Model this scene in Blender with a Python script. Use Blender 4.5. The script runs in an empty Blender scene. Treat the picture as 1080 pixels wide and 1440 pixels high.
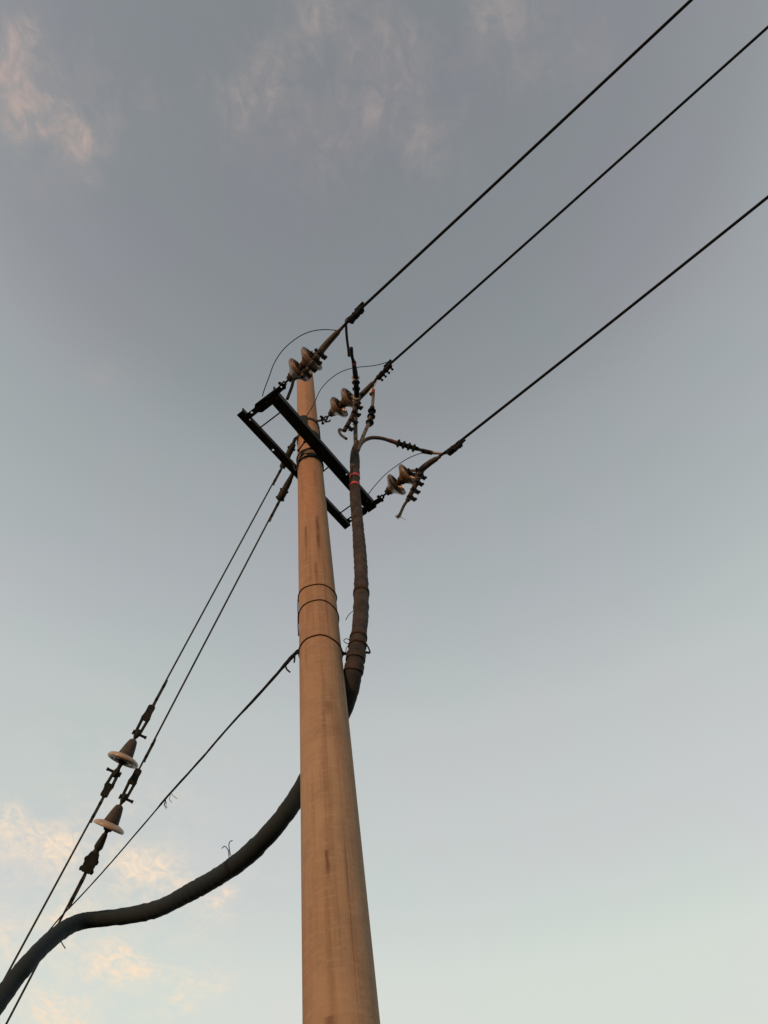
import bpy, bmesh, math, random
from mathutils import Vector as V, Matrix
random.seed(7)
rad = math.radians

# ------------------------------------------------------------------ camera
FPX, PITCH, ROLL = 1100.0, rad(60), rad(-12.3)
CAM = V((0, 0, 1.6))
fw = V((0, math.cos(PITCH), math.sin(PITCH)))
up0 = V((0, -math.sin(PITCH), math.cos(PITCH)))
rt0 = V((1, 0, 0))
rt = math.cos(ROLL) * rt0 + math.sin(ROLL) * up0
up = -math.sin(ROLL) * rt0 + math.cos(ROLL) * up0
sc = bpy.context.scene
cd = bpy.data.cameras.new('camera')
cam = bpy.data.objects.new('camera', cd)
sc.collection.objects.link(cam)
sc.camera = cam
cd.sensor_fit = 'VERTICAL'
cd.sensor_height = 36.0
cd.sensor_width = 27.0
cd.lens = 36.0 * FPX / 1440.0
cd.clip_start = 0.05
cd.clip_end = 5000
M3 = Matrix((rt, up, -fw)).transposed()
cam.matrix_world = Matrix.Translation(CAM) @ M3.to_4x4()
sc.render.resolution_x, sc.render.resolution_y = 768, 1024


def ray(x, y):
    return ((x - 540) / FPX) * rt + ((720 - y) / FPX) * up + fw


# ------------------------------------------------------------------ sky
SUN_EL, SUN_AZ = rad(5.0), rad(200)      # azimuth clockwise from +Y: low behind the viewer, a little left
w = bpy.data.worlds.new('World')
sc.world = w
w.use_nodes = True
nt = w.node_tree
nt.nodes.clear()


def N(t, **k):
    n = nt.nodes.new(t)
    for a, b in k.items():
        setattr(n, a, b)
    return n


def lk(a, b):
    nt.links.new(a, b)


def wm(op, a, b=None, c=None, clamp=False):
    n = N('ShaderNodeMath', operation=op)
    n.use_clamp = clamp
    for i, v in enumerate((a, b, c)):
        if v is None:
            continue
        if isinstance(v, (int, float)):
            n.inputs[i].default_value = v
        else:
            lk(v, n.inputs[i])
    return n.outputs[0]


def wmix(f, a, b, bt='MIX'):
    n = N('ShaderNodeMix', data_type='RGBA', blend_type=bt)
    for s, v in ((0, f), (6, a), (7, b)):
        if isinstance(v, (int, float)):
            n.inputs[s].default_value = v
        elif isinstance(v, tuple):
            n.inputs[s].default_value = (*v, 1)
        else:
            lk(v, n.inputs[s])
    return n.outputs[2]


def lin(c):
    c /= 255.0
    return c / 12.92 if c <= 0.04045 else ((c + 0.055) / 1.055) ** 2.4


tc = N('ShaderNodeTexCoord')
sepd = N('ShaderNodeSeparateXYZ')
lk(tc.outputs['Generated'], sepd.inputs[0])
sky = N('ShaderNodeTexSky', sky_type='NISHITA')
sky.sun_disc = False
sky.sun_elevation = SUN_EL
sky.sun_rotation = SUN_AZ
sky.dust_density = 2.0
hs = N('ShaderNodeHueSaturation')
hs.inputs['Saturation'].default_value = 0.35
lk(sky.outputs[0], hs.inputs['Color'])
STR = 0.1
# thin dusk overcast
ramp = N('ShaderNodeValToRGB')
stops = [(-1, (190, 186, 178)), (-0.3, (205, 202, 194)), (0.1, (217, 216, 208)), (0.35, (221, 223, 216)), (0.463, (217, 221, 214)),
         (0.539, (206, 210, 208)), (0.693, (192, 197, 196)), (0.768, (178, 183, 185)), (0.88, (159, 164, 167)),
         (0.915, (147, 151, 155)), (0.955, (138, 142, 147)), (1.0, (131, 135, 140))]
while len(ramp.color_ramp.elements) < len(stops):
    ramp.color_ramp.elements.new(0.5)
for e, (p, c) in zip(ramp.color_ramp.elements, stops):
    e.position = (p + 1) / 2
    e.color = (lin(c[0]), lin(c[1]), lin(c[2]), 1)
# the darkest part of a sky lit by a low sun lies near the zenith, turned away from the sun
axd = N('ShaderNodeVectorMath', operation='DOT_PRODUCT')
lk(tc.outputs['Generated'], axd.inputs[0])
axd.inputs[1].default_value = ray(500, 60).normalized()
lk(wm('MULTIPLY_ADD', axd.outputs['Value'], 0.5, 0.5), ramp.inputs[0])
veil = N('ShaderNodeVectorMath', operation='SCALE')
lk(ramp.outputs[0], veil.inputs[0])
veil.inputs['Scale'].default_value = 1.0 / STR
base = wmix(0.96, hs.outputs[0], veil.outputs[0])
# faint mottling of the veil
n0 = N('ShaderNodeTexNoise')
n0.inputs['Scale'].default_value = 5
n0.inputs['Detail'].default_value = 3
lk(tc.outputs['Generated'], n0.inputs['Vector'])
mr = N('ShaderNodeValToRGB')
mr.color_ramp.elements[0].position = 0.36
mr.color_ramp.elements[1].position = 0.64
mr.color_ramp.elements[1].color = (0.955, 1.03, 1.015, 1)
mr.color_ramp.elements[0].color = (1.02, 1.0, 1.045, 1)
lk(n0.outputs[0], mr.inputs[0])
base = wmix(0.5, base, mr.outputs[0], 'MULTIPLY')
# wispy clouds on a far flat layer
pz = wm('MAXIMUM', sepd.outputs[2], 0.06)
cmb = N('ShaderNodeCombineXYZ')
lk(wm('DIVIDE', sepd.outputs[0], pz), cmb.inputs[0])
lk(wm('DIVIDE', sepd.outputs[1], pz), cmb.inputs[1])
n1 = N('ShaderNodeTexNoise')
n1.inputs['Scale'].default_value = 12
n1.inputs['Detail'].default_value = 9
n1.inputs['Roughness'].default_value = 0.66
n1.inputs['Distortion'].default_value = 0.35
lk(cmb.outputs[0], n1.inputs['Vector'])


def patches(lst):
    tot = None
    for x, y, rpx, amp in lst:
        d = ray(x, y).normalized()
        dp = N('ShaderNodeVectorMath', operation='DOT_PRODUCT')
        lk(tc.outputs['Generated'], dp.inputs[0])
        dp.inputs[1].default_value = d
        k = (FPX / rpx) ** 2 * 2
        g = wm('MULTIPLY', wm('EXPONENT', wm('MULTIPLY', wm('SUBTRACT', dp.outputs['Value'], 1.0), k)), amp)
        tot = g if tot is None else wm('ADD', tot, g)
    return tot


hi = patches([(8, 140, 26, 1.5), (30, 158, 24, 1.2), (62, 162, 20, 1.0), (90, 158, 16, 1.0), (112, 190, 16, 1.1), (118, 215, 14, .9), (128, 245, 14, .6), (28, 55, 18, 1.1), (50, 45, 14, .8), (15, 90, 20, .7), (35, 120, 80, .6), (100, 200, 60, .45),
              (375, 105, 30, .35), (350, 140, 45, .4), (455, 15, 26, .5), (420, 130, 110, .4), (520, 60, 80, .3), (690, 20, 40, .65), (740, 60, 50, .45), (590, 195, 28, .7), (560, 170, 100, .4),
              (216, 130, 18, .7), (150, 525, 25, .5), (195, 690, 45, .5), (215, 720, 25, .4), (830, 70, 40, .4)])
lo = patches([(10, 1160, 24, 1.2), (45, 1175, 26, 1.2), (80, 1188, 24, 1.1), (112, 1200, 18, .9), (180, 1212, 22, 1.0), (212, 1226, 26, 1.3), (248, 1238, 20, 1.0), (300, 1268, 22, 1.1), (322, 1262, 14, .8),
              (150, 1356, 20, 1.5), (178, 1356, 18, 1.5), (205, 1364, 14, .8), (255, 1396, 24, .9), (90, 1432, 28, 1.0), (60, 1420, 20, .8), (5, 1330, 22, .9), (85, 1290, 22, .7), (105, 1310, 20, .6), (310, 1382, 18, .6), (110, 1290, 170, .5)])


n2 = N('ShaderNodeTexNoise')
n2.inputs['Scale'].default_value = 38
n2.inputs['Detail'].default_value = 7
n2.inputs['Roughness'].default_value = 0.6
n2.inputs['Distortion'].default_value = 1.2
mp2 = N('ShaderNodeMapping')
mp2.inputs['Rotation'].default_value = (0, 0, rad(35))
mp2.inputs['Scale'].default_value = (1.0, 0.65, 1.0)
lk(cmb.outputs[0], mp2.inputs[0])
lk(mp2.outputs[0], n2.inputs['Vector'])
wisp = N('ShaderNodeMapRange')
wisp.inputs['From Min'].default_value, wisp.inputs['From Max'].default_value = 0.36, 0.66
wisp.inputs['To Min'].default_value, wisp.inputs['To Max'].default_value = 0.2, 1.1
lk(n2.outputs[0], wisp.inputs['Value'])


def cloud(mask, lo_, hi_, gain):
    n = N('ShaderNodeMapRange')
    n.interpolation_type = 'SMOOTHSTEP'
    n.inputs['From Min'].default_value = lo_
    n.inputs['From Max'].default_value = hi_
    lk(wm('ADD', n1.outputs[0], wm('MULTIPLY', wm('MINIMUM', mask, 1.5), 0.10)), n.inputs['Value'])
    return wm('MULTIPLY', wm('MULTIPLY', n.outputs[0], wisp.outputs[0]), wm('MULTIPLY', wm('MINIMUM', mask, 1.5), gain), clamp=True)


def cv(r, g, b):
    return (lin(r) / STR, lin(g) / STR, lin(b) / STR)


base = wmix(cloud(hi, 0.36, 0.78, 0.68), base, cv(184, 167, 161))
base = wmix(cloud(lo, 0.40, 0.70, 0.66), base, cv(248, 226, 200))
bg = N('ShaderNodeBackground')
bg.inputs[1].default_value = STR
lk(base, bg.inputs[0])
out = N('ShaderNodeOutputWorld')
lk(bg.outputs[0], out.inputs[0])

# ------------------------------------------------------------------ sun
sl = bpy.data.lights.new('sun', 'SUN')
sl.energy = 2.0
sl.angle = rad(0.6)
sl.color = (1.0, 0.50, 0.22)
so = bpy.data.objects.new('sun', sl)
sc.collection.objects.link(so)
sd = V((math.sin(SUN_AZ) * math.cos(SUN_EL), math.cos(SUN_AZ) * math.cos(SUN_EL), math.sin(SUN_EL)))
so.rotation_euler = sd.to_track_quat('Z', 'Y').to_euler()
so.location = (0, -5, 20)
sc.view_settings.view_transform = 'Standard'
sc.view_settings.look = 'None'
sc.view_settings.exposure = 0
sc.view_settings.gamma = 1
sc.view_settings.use_curve_mapping = False
sc.render.engine = 'CYCLES'

# ------------------------------------------------------------------ helpers
COL = sc.collection
Z = V((0, 0, 1))


def at(x, y, d):
    return CAM + ray(x, y) * d


def onz(x, y, z):
    k = ray(x, y)
    return CAM + k * ((z - CAM.z) / k.z)


LD = V((.862, -.507, 0)).normalized()      # direction of the line
UD = V((.507, .862, 0)).normalized()       # direction of the crossarm


def onu(x, y, u):                          # vertical plane of one phase
    k = ray(x, y)
    return CAM + k * ((u - CAM.dot(UD)) / k.dot(UD))


def near_line(x, y, A, d):                 # point of a 3D line nearest to a sight ray
    r = ray(x, y).normalized()
    d = d.normalized()
    w0 = A - CAM
    b = d.dot(r)
    s = (b * r.dot(w0) - d.dot(w0)) / (1 - b * b)
    return A + d * s


def world_loc(o):
    p = V(o.location)
    while o.parent:
        o = o.parent
        p += V(o.location)
    return p


def thing(name, label, cat, loc, group=None):
    o = bpy.data.objects.new(name, None)
    COL.objects.link(o)
    o.location = loc
    o.empty_display_size = 0.1
    o['label'] = label
    o['category'] = cat
    if group:
        o['group'] = group
    return o


def obj(name, bm, mat, parent=None, smooth=True, label=None, loc=None):
    """mesh authored in world axes -> one object"""
    me = bpy.data.meshes.new(name)
    bmesh.ops.recalc_face_normals(bm, faces=bm.faces)
    off = world_loc(parent) if parent else V((0, 0, 0))
    L = V(loc) if loc is not None else V((0, 0, 0))
    if parent is None and loc is not None:
        bmesh.ops.translate(bm, verts=bm.verts, vec=-L)
    else:
        bmesh.ops.translate(bm, verts=bm.verts, vec=-off)
    bm.to_mesh(me)
    bm.free()
    if smooth:
        for p in me.polygons:
            p.use_smooth = True
        try:
            me.set_sharp_from_angle(angle=rad(38))
        except Exception:
            pass
    me.materials.append(mat)
    o = bpy.data.objects.new(name, me)
    COL.objects.link(o)
    if parent:
        o.parent = parent
    elif loc is not None:
        o.location = L
    if label:
        o['label'] = label
    return o


def tag(o, label, cat, group=None):
    o['label'] = label
    o['category'] = cat
    if group:
        o['group'] = group
    return o


def smoothpath(pts, n=8):
    """Catmull-Rom through 3D points (list of Vector); returns dense list and parameter"""
    P = [V(p) for p in pts]
    if len(P) < 3:
        return [P[0].lerp(P[-1], i / n) for i in range(n + 1)]
    out = []
    for i in range(len(P) - 1):
        p0 = P[i - 1] if i else P[0] * 2 - P[1]
        p1, p2 = P[i], P[i + 1]
        p3 = P[i + 2] if i + 2 < len(P) else P[-1] * 2 - P[-2]
        for k in range(n):
            t = k / n
            out.append(0.5 * ((2 * p1) + (p2 - p0) * t + (2 * p0 - 5 * p1 + 4 * p2 - p3) * t * t + (3 * p1 - p0 - 3 * p2 + p3) * t ** 3))
    out.append(P[-1])
    return out


def tube(bm, pts, r, seg=10, caps=True, wob=0.0, sq=None):
    """sweep of a circle; r number or list; uv.y = metres along"""
    n = len(pts)
    rr = r if isinstance(r, (list, tuple)) else [r] * n
    if len(rr) != n:
        rr = [rr[min(len(rr) - 2, int(i / (n - 1) * (len(rr) - 1)))] * (1 - ((i / (n - 1) * (len(rr) - 1)) - min(len(rr) - 2, int(i / (n - 1) * (len(rr) - 1)))))
              + rr[min(len(rr) - 1, min(len(rr) - 2, int(i / (n - 1) * (len(rr) - 1))) + 1)] * ((i / (n - 1) * (len(rr) - 1)) - min(len(rr) - 2, int(i / (n - 1) * (len(rr) - 1)))) for i in range(n)]
    uvl = bm.loops.layers.uv.verify()
    T = []
    for i in range(n):
        a, b = pts[max(0, i - 1)], pts[min(n - 1, i + 1)]
        d = b - a
        T.append(d.normalized() if d.length > 1e-9 else V((0, 0, 1)))
    ref = V((0, 0, 1)) if abs(T[0].z) < .9 else V((1, 0, 0))
    nrm = T[0].cross(ref).normalized()
    rings, ln, acc = [], [], 0
    for i in range(n):
        if i:
            q = T[i - 1].rotation_difference(T[i])
            nrm = q @ nrm
            nrm = (nrm - T[i] * nrm.dot(T[i])).normalized()
            acc += (pts[i] - pts[i - 1]).length
        bn = T[i].cross(nrm)
        ring = []
        for k in range(seg):
            a = 2 * math.pi * k / seg
            q = rr[i] * (1 + (random.uniform(-wob, wob) if wob else 0))
            ca, sa = math.cos(a), math.sin(a)
            ring.append(bm.verts.new(pts[i] + nrm * (ca * q) + bn * (sa * q)))
        rings.append(ring)
        ln.append(acc)
    for i in range(n - 1):
        for k in range(seg):
            k2 = (k + 1) % seg
            f = bm.faces.new((rings[i][k], rings[i][k2], rings[i + 1][k2], rings[i + 1][k]))
            for lp, (uu, vv) in zip(f.loops, ((k, ln[i]), (k + 1, ln[i]), (k + 1, ln[i + 1]), (k, ln[i + 1]))):
                lp[uvl].uv = (uu / seg, vv)
    if caps:
        bm.faces.new(rings[0][::-1])
        bm.faces.new(rings[-1])
    return bm


def tb(pts, r, seg=10, smooth=0, **k):
    bm = bmesh.new()
    P = smoothpath(pts, smooth) if smooth else [V(p) for p in pts]
    return tube(bm, P, r, seg, **k)


def lathe(bm, prof, O, ax, seg=28, close=False):
    """prof: (x along axis, radius)"""
    ax = ax.normalized()
    ref = V((0, 0, 1)) if abs(ax.z) < .9 else V((1, 0, 0))
    a1 = ax.cross(ref).normalized()
    a2 = ax.cross(a1)
    rings = []
    for x, r in prof:
        rings.append([bm.verts.new(O + ax * x + (a1 * math.cos(2 * math.pi * k / seg) + a2 * math.sin(2 * math.pi * k / seg)) * max(r, 1e-4)) for k in range(seg)])
    for i in range(len(rings) - 1):
        for k in range(seg):
            bm.faces.new((rings[i][k], rings[i][(k + 1) % seg], rings[i + 1][(k + 1) % seg], rings[i + 1][k]))
    bm.faces.new(rings[0][::-1])
    bm.faces.new(rings[-1])
    return bm


def box(bm, O, ax, ay, az, sx, sy, sz, bev=0.0):
    """box centred at O with unit axes and full sizes"""
    vs = []
    for i in (-1, 1):
        for j in (-1, 1):
            for k in (-1, 1):
                vs.append(bm.verts.new(O + ax * (i * sx / 2) + ay * (j * sy / 2) + az * (k * sz / 2)))
    fs = [(0, 1, 3, 2), (4, 6, 7, 5), (0, 4, 5, 1), (2, 3, 7, 6), (0, 2, 6, 4), (1, 5, 7, 3)]
    F = [bm.faces.new([vs[i] for i in f]) for f in fs]
    if bev:
        es = {e for f in F for e in f.edges}
        bmesh.ops.bevel(bm, geom=list(es), offset=bev, segments=2, affect='EDGES')
    return bm


def plate(bm, outline, holes, th, O, ax, ay):
    """flat plate in plane ax, ay with round holes (x, y, r), thickness th"""
    cu = bpy.data.curves.new('tmp', 'CURVE')
    cu.dimensions = '2D'
    cu.fill_mode = 'BOTH'
    cu.extrude = th / 2

    def spl(pts):
        s = cu.splines.new('POLY')
        s.points.add(len(pts) - 1)
        for p, (x, y) in zip(s.points, pts):
            p.co = (x, y, 0, 1)
        s.use_cyclic_u = True
    spl(outline)
    for x, y, r in holes:
        spl([(x + r * math.cos(a * math.pi / 6), y + r * math.sin(a * math.pi / 6)) for a in range(12)])
    o = bpy.data.objects.new('tmp', cu)
    me = bpy.data.meshes.new_from_object(o)
    az = ax.cross(ay)
    mat = Matrix((ax, ay, az)).transposed().to_4x4()
    mat.translation = O
    me.transform(mat)
    bm.from_mesh(me)
    bpy.data.objects.remove(o)
    bpy.data.curves.remove(cu)
    bpy.data.meshes.remove(me)
    return bm


def hexbolt(bm, O, ax, ln, r=0.008, head=0.014):
    ax = ax.normalized()
    lathe(bm, [(-ln / 2, r), (ln / 2, r)], O, ax, 8)
    for s in (-1, 1):
        lathe(bm, [(s * (ln / 2 - 0.018), head), (s * (ln / 2 - 0.004), head)], O, ax, 6)
    return bm


# ------------------------------------------------------------------ materials
def mat(name, col, rough=0.7, metal=0.0, var=0.25, scale=12, bump=0.0, col2=None, bscale=None, spec=0.5):
    m = bpy.data.materials.new(name)
    m.use_nodes = True
    t = m.node_tree
    b = t.nodes['Principled BSDF']
    b.inputs['Roughness'].default_value = rough
    b.inputs['Metallic'].default_value = metal
    b.inputs['Specular IOR Level'].default_value = spec
    c = t.nodes.new('ShaderNodeTexCoord')
    n = t.nodes.new('ShaderNodeTexNoise')
    n.inputs['Scale'].default_value = scale
    n.inputs['Detail'].default_value = 6
    n.inputs['Roughness'].default_value = 0.65
    t.links.new(c.outputs['Object'], n.inputs['Vector'])
    r = t.nodes.new('ShaderNodeValToRGB')
    a = [x * (1 - var) for x in col]
    z = list(col2) if col2 else [min(1, x * (1 + var)) for x in col]
    r.color_ramp.elements[0].position = 0.35
    r.color_ramp.elements[1].position = 0.66
    r.color_ramp.elements[0].color = (*a, 1)
    r.color_ramp.elements[1].color = (*z, 1)
    t.links.new(n.outputs[0], r.inputs[0])
    t.links.new(r.outputs[0], b.inputs['Base Color'])
    if bump:
        bp = t.nodes.new('ShaderNodeBump')
        bp.inputs['Strength'].default_value = bump
        bp.inputs['Distance'].default_value = 0.004
        n2 = t.nodes.new('ShaderNodeTexNoise')
        n2.inputs['Scale'].default_value = bscale or scale * 6
        n2.inputs['Detail'].default_value = 5
        t.links.new(c.outputs['Object'], n2.inputs['Vector'])
        t.links.new(n2.outputs[0], bp.inputs['Height'])
        t.links.new(bp.outputs[0], b.inputs['Normal'])
    return m


def spiral(m, turns, dist=0.002, strength=0.6, dark=0.75):
    """spiral lay of strands or tape, from the tube's UV"""
    t = m.node_tree
    b = t.nodes['Principled BSDF']
    uv = t.nodes.new('ShaderNodeUVMap')
    s = t.nodes.new('ShaderNodeSeparateXYZ')
    t.links.new(uv.outputs[0], s.inputs[0])
    a = t.nodes.new('ShaderNodeMath')
    a.operation = 'MULTIPLY_ADD'
    a.inputs[1].default_value = turns
    t.links.new(s.outputs[1], a.inputs[0])
    t.links.new(s.outputs[0], a.inputs[2])
    f = t.nodes.new('ShaderNodeMath')
    f.operation = 'FRACT'
    t.links.new(a.outputs[0], f.inputs[0])
    bp = t.nodes.new('ShaderNodeBump')
    bp.inputs['Strength'].default_value = strength
    bp.inputs['Distance'].default_value = dist
    t.links.new(f.outputs[0], bp.inputs['Height'])
    old = b.inputs['Normal'].links
    if old:
        t.links.new(old[0].from_socket, bp.inputs['Normal'])
    t.links.new(bp.outputs[0], b.inputs['Normal'])
    return m


M = dict(
    steel=mat('dark_painted_steel', (0.012, 0.015, 0.014), 0.65, 0.0, 0.4, 9, 0.3, (0.026, 0.028, 0.024), spec=0.15),
    steel2=mat('weathered_dark_steel', (0.015, 0.020, 0.020), 0.7, 0.0, 0.4, 20, 0.3, (0.028, 0.030, 0.027), spec=0.2),
    galv=mat('galvanised_steel', (0.028, 0.032, 0.031), 0.6, 0.0, 0.3, 30, 0.2, spec=0.3),
    clamp=mat('weathered_clamp_metal', (0.040, 0.037, 0.030), 0.65, 0.0, 0.4, 30, 0.3, (0.07, 0.055, 0.04), spec=0.3),
    wire=mat('black_insulated_wire', (0.010, 0.012, 0.014), 0.7, 0.0, 0.2, 20, spec=0.1),
    tape=mat('black_tape', (0.011, 0.011, 0.012), 0.75, 0.0, 0.4, 40, 0.5, spec=0.12),
    porcelain=mat('dusty_porcelain', (0.155, 0.098, 0.058), 0.3, 0.0, 0.25, 10, 0.1, (0.28, 0.185, 0.12)),
    gporcelain=mat('cream_porcelain', (0.36, 0.27, 0.19), 0.4, 0.0, 0.15, 8, 0.0, (0.44, 0.34, 0.25)),
    cap=mat('brown_iron_cap', (0.035, 0.025, 0.019), 0.7, 0.0, 0.4, 30, 0.4, (0.065, 0.045, 0.032), spec=0.2),
    gcap=mat('grey_iron_cap', (0.06, 0.053, 0.046), 0.75, 0.0, 0.3, 30, 0.4, spec=0.25),
    sheath=mat('taped_cable_sheath', (0.038, 0.034, 0.030), 0.8, 0.0, 0.35, 14, 0.6, (0.066, 0.052, 0.042), spec=0.2),
    core=mat('grey_core_insulation', (0.07, 0.068, 0.058), 0.6, 0.0, 0.25, 20, 0.2, spec=0.3),
    core2=mat('tan_core_insulation', (0.14, 0.12, 0.095), 0.6, 0.0, 0.25, 20, 0.2, spec=0.3),
    red=mat('red_phase_tape', (0.45, 0.04, 0.04), 0.6, 0.0, 0.2, 30),
    dred=mat('faded_red_tape', (0.24, 0.035, 0.05), 0.65, 0.0, 0.3, 30),
    alu=mat('bare_aluminium', (0.42, 0.36, 0.32), 0.5, 0.4, 0.2, 30),
    rust=mat('rusty_wire', (0.045, 0.024, 0.014), 0.85, 0.0, 0.4, 40, spec=0.1),
    rope=mat('dark_stranded_rope', (0.018, 0.019, 0.019), 0.85, 0.0, 0.3, 30, spec=0.1),
    olive=mat('olive_band_steel', (0.10, 0.085, 0.055), 0.7, 0.0, 0.3, 20, 0.2, spec=0.2),
    ring=mat('pale_skirt', (0.25, 0.23, 0.2), 0.6, 0.0, 0.2, 30),
)
t = M['sheath'].node_tree
pb = t.nodes['Principled BSDF']
uvn = t.nodes.new('ShaderNodeUVMap')
sx_ = t.nodes.new('ShaderNodeSeparateXYZ')
t.links.new(uvn.outputs[0], sx_.inputs[0])
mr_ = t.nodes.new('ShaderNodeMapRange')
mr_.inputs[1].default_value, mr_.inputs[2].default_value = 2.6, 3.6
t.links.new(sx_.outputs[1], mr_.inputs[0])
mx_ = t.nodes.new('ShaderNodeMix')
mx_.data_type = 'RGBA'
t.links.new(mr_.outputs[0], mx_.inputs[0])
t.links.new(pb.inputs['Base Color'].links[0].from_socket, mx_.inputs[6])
mx_.inputs[7].default_value = (0.017, 0.025, 0.028, 1)        # lower run darker and bluer, its lack of sunlight put into the colour
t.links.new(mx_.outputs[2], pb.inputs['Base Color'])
spiral(M['sheath'], 18, 0.006, 0.9)
spiral(M['rope'], 30, 0.002, 0.8)
spiral(M['galv'], 40, 0.001, 0.5)


def concrete():
    m = bpy.data.materials.new('spun_concrete')
    m.use_nodes = True
    t = m.node_tree
    b = t.nodes['Principled BSDF']
    b.inputs['Roughness'].default_value = 0.88
    b.inputs['Specular IOR Level'].default_value = 0.25
    c = t.nodes.new('ShaderNodeTexCoord')

    def noise(sc_, det, vec_scale, rough=0.6):
        mp = t.nodes.new('ShaderNodeMapping')
        mp.inputs['Scale'].default_value = vec_scale
        t.links.new(c.outputs['Object'], mp.inputs[0])
        n = t.nodes.new('ShaderNodeTexNoise')
        n.inputs['Scale'].default_value = sc_
        n.inputs['Detail'].default_value = det
        n.inputs['Roughness'].default_value = rough
        t.links.new(mp.outputs[0], n.inputs['Vector'])
        return n.outputs[0]

    def rng(v, a, b_, lo_=0, hi_=1):
        r = t.nodes.new('ShaderNodeMapRange')
        r.inputs[1].default_value, r.inputs[2].default_value, r.inputs[3].default_value, r.inputs[4].default_value = a, b_, lo_, hi_
        t.links.new(v, r.inputs[0])
        return r.outputs[0]

    def mixc(f, a, col, bt='MIX'):
        x = t.nodes.new('ShaderNodeMix')
        x.data_type = 'RGBA'
        x.blend_type = bt
        t.links.new(f, x.inputs[0])
        if isinstance(a, tuple):
            x.inputs[6].default_value = (*a, 1)
        else:
            t.links.new(a, x.inputs[6])
        x.inputs[7].default_value = (*col, 1)
        return x.outputs[2]

    def mt(op, a, b_=None):
        n = t.nodes.new('ShaderNodeMath')
        n.operation = op
        for i, v in enumerate((a, b_)):
            if v is None:
                continue
            if isinstance(v, (int, float)):
                n.inputs[i].default_value = v
            else:
                t.links.new(v, n.inputs[i])
        return n.outputs[0]
    cc = mixc(rng(noise(2.2, 5, (1, 1, 0.35)), 0.35, 0.65), (0.275, 0.185, 0.112), (0.35, 0.243, 0.153))
    cc = mixc(rng(noise(9, 7, (1, 1, .7)), 0.48, 0.70, 0, 0.6), cc, (0.23, 0.165, 0.11))
    cc = mixc(rng(noise(14, 5, (1, 1, 0.05)), 0.58, 0.78, 0, 0.6), cc, (0.17, 0.10, 0.06))      # rain streaks
    cc = mixc(rng(noise(1.6, 4, (0.15, 0.15, 3.5)), 0.56, 0.74, 0, 0.4), cc, (0.215, 0.155, 0.105))    # casting rings
    cc = mixc(rng(noise(5, 6, (1, 1, 0.12)), 0.48, 0.72, 0, 0.7), cc, (0.30, 0.155, 0.095))             # reddish wash
    sz = t.nodes.new('ShaderNodeSeparateXYZ')
    t.links.new(c.outputs['Object'], sz.inputs[0])
    cc = mixc(mt('MULTIPLY', rng(sz.outputs[2], 4.2, 7.5, 0.0, 0.75), rng(noise(6, 5, (1, 1, 0.15)), 0.3, 0.65, 0.35, 1.0)), cc, (0.33, 0.165, 0.085))
    cc = mixc(rng(noise(22, 7, (1, 1, 0.03)), 0.50, 0.68, 0, 0.6), cc, (0.17, 0.10, 0.06))
    cc = mixc(rng(noise(30, 6, (.5, .5, 1.6)), 0.5, 0.68, 0, 0.45), cc, (0.38, 0.28, 0.18))             # pale lime bloom
    cc = mixc(rng(noise(60, 3, (1, 1, 1)), 0.66, 0.72, 0, 0.6), cc, (0.16, 0.11, 0.075))             # pits
    cc = mixc(rng(noise(26, 3, (1, 1, .8)), 0.71, 0.76, 0, 0.75), cc, (0.13, 0.075, 0.05))          # rust spots
    # single run-off stains: (x, y, top z, length, width) on the shaft in metres from its foot
    sx = t.nodes.new('ShaderNodeSeparateXYZ')
    t.links.new(c.outputs['Object'], sx.inputs[0])
    wob = mt('MULTIPLY', mt('SUBTRACT', noise(3, 3, (1, 1, 2)), 0.5), 0.014)
    for (x0, y0, zt, ln, wd, am) in STAINS:
        dx = mt('ADD', mt('SUBTRACT', sx.outputs[0], x0), wob)
        dy = mt('SUBTRACT', sx.outputs[1], y0)
        d2 = mt('ADD', mt('MULTIPLY', dx, dx), mt('MULTIPLY', dy, dy))
        g = mt('EXPONENT', mt('MULTIPLY', d2, -1 / (wd * wd)))
        tz = mt('DIVIDE', mt('SUBTRACT', zt, sx.outputs[2]), ln)
        win = mt('MULTIPLY', rng(tz, 0, 0.08), rng(tz, 0.55, 1.0, 1, 0))
        cc = mixc(mt('MULTIPLY', mt('MULTIPLY', g, win), mt('MULTIPLY', rng(noise(20, 4, (1, 1, .3)), .3, .6, .5, 1), am)), cc, (0.11, 0.05, 0.03))
    t.links.new(cc, b.inputs['Base Color'])
    bp = t.nodes.new('ShaderNodeBump')
    bp.inputs['Strength'].default_value = 0.8
    bp.inputs['Distance'].default_value = 0.004
    t.links.new(noise(38, 8, (1, 1, 1), 0.7), bp.inputs['Height'])
    t.links.new(bp.outputs[0], b.inputs['Normal'])
    return m


# ------------------------------------------------------------------ ground
gm = mat('field_soil_and_grass', (0.055, 0.06, 0.03), 0.95, 0, 0.4, 0.6, 0.6, (0.11, 0.09, 0.06), 3, spec=0.1)
bm = bmesh.new()
R_ = [0, 2, 4, 7, 12, 20, 40, 90, 250, 700, 2000]
rings = []
for r_ in R_[1:]:
    rings.append([bm.verts.new((r_ * math.cos(a * math.pi / 24), r_ * math.sin(a * math.pi / 24), random.uniform(-.04, .03) if r_ < 300 else 0)) for a in range(48)])
c0 = bm.verts.new((0, 0, 0))
for k in range(48):
    bm.faces.new((c0, rings[0][k], rings[0][(k + 1) % 48]))
    for i in range(len(rings) - 1):
        bm.faces.new((rings[i][k], rings[i + 1][k], rings[i + 1][(k + 1) % 48], rings[i][(k + 1) % 48]))
g = obj('ground', bm, gm)
g['kind'] = 'structure'

# ------------------------------------------------------------------ pole
PX, PY, PTOP = -0.590, 3.196, 11.0
PC = V((PX, PY, 0))
TAPER = 1 / 72.0


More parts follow.
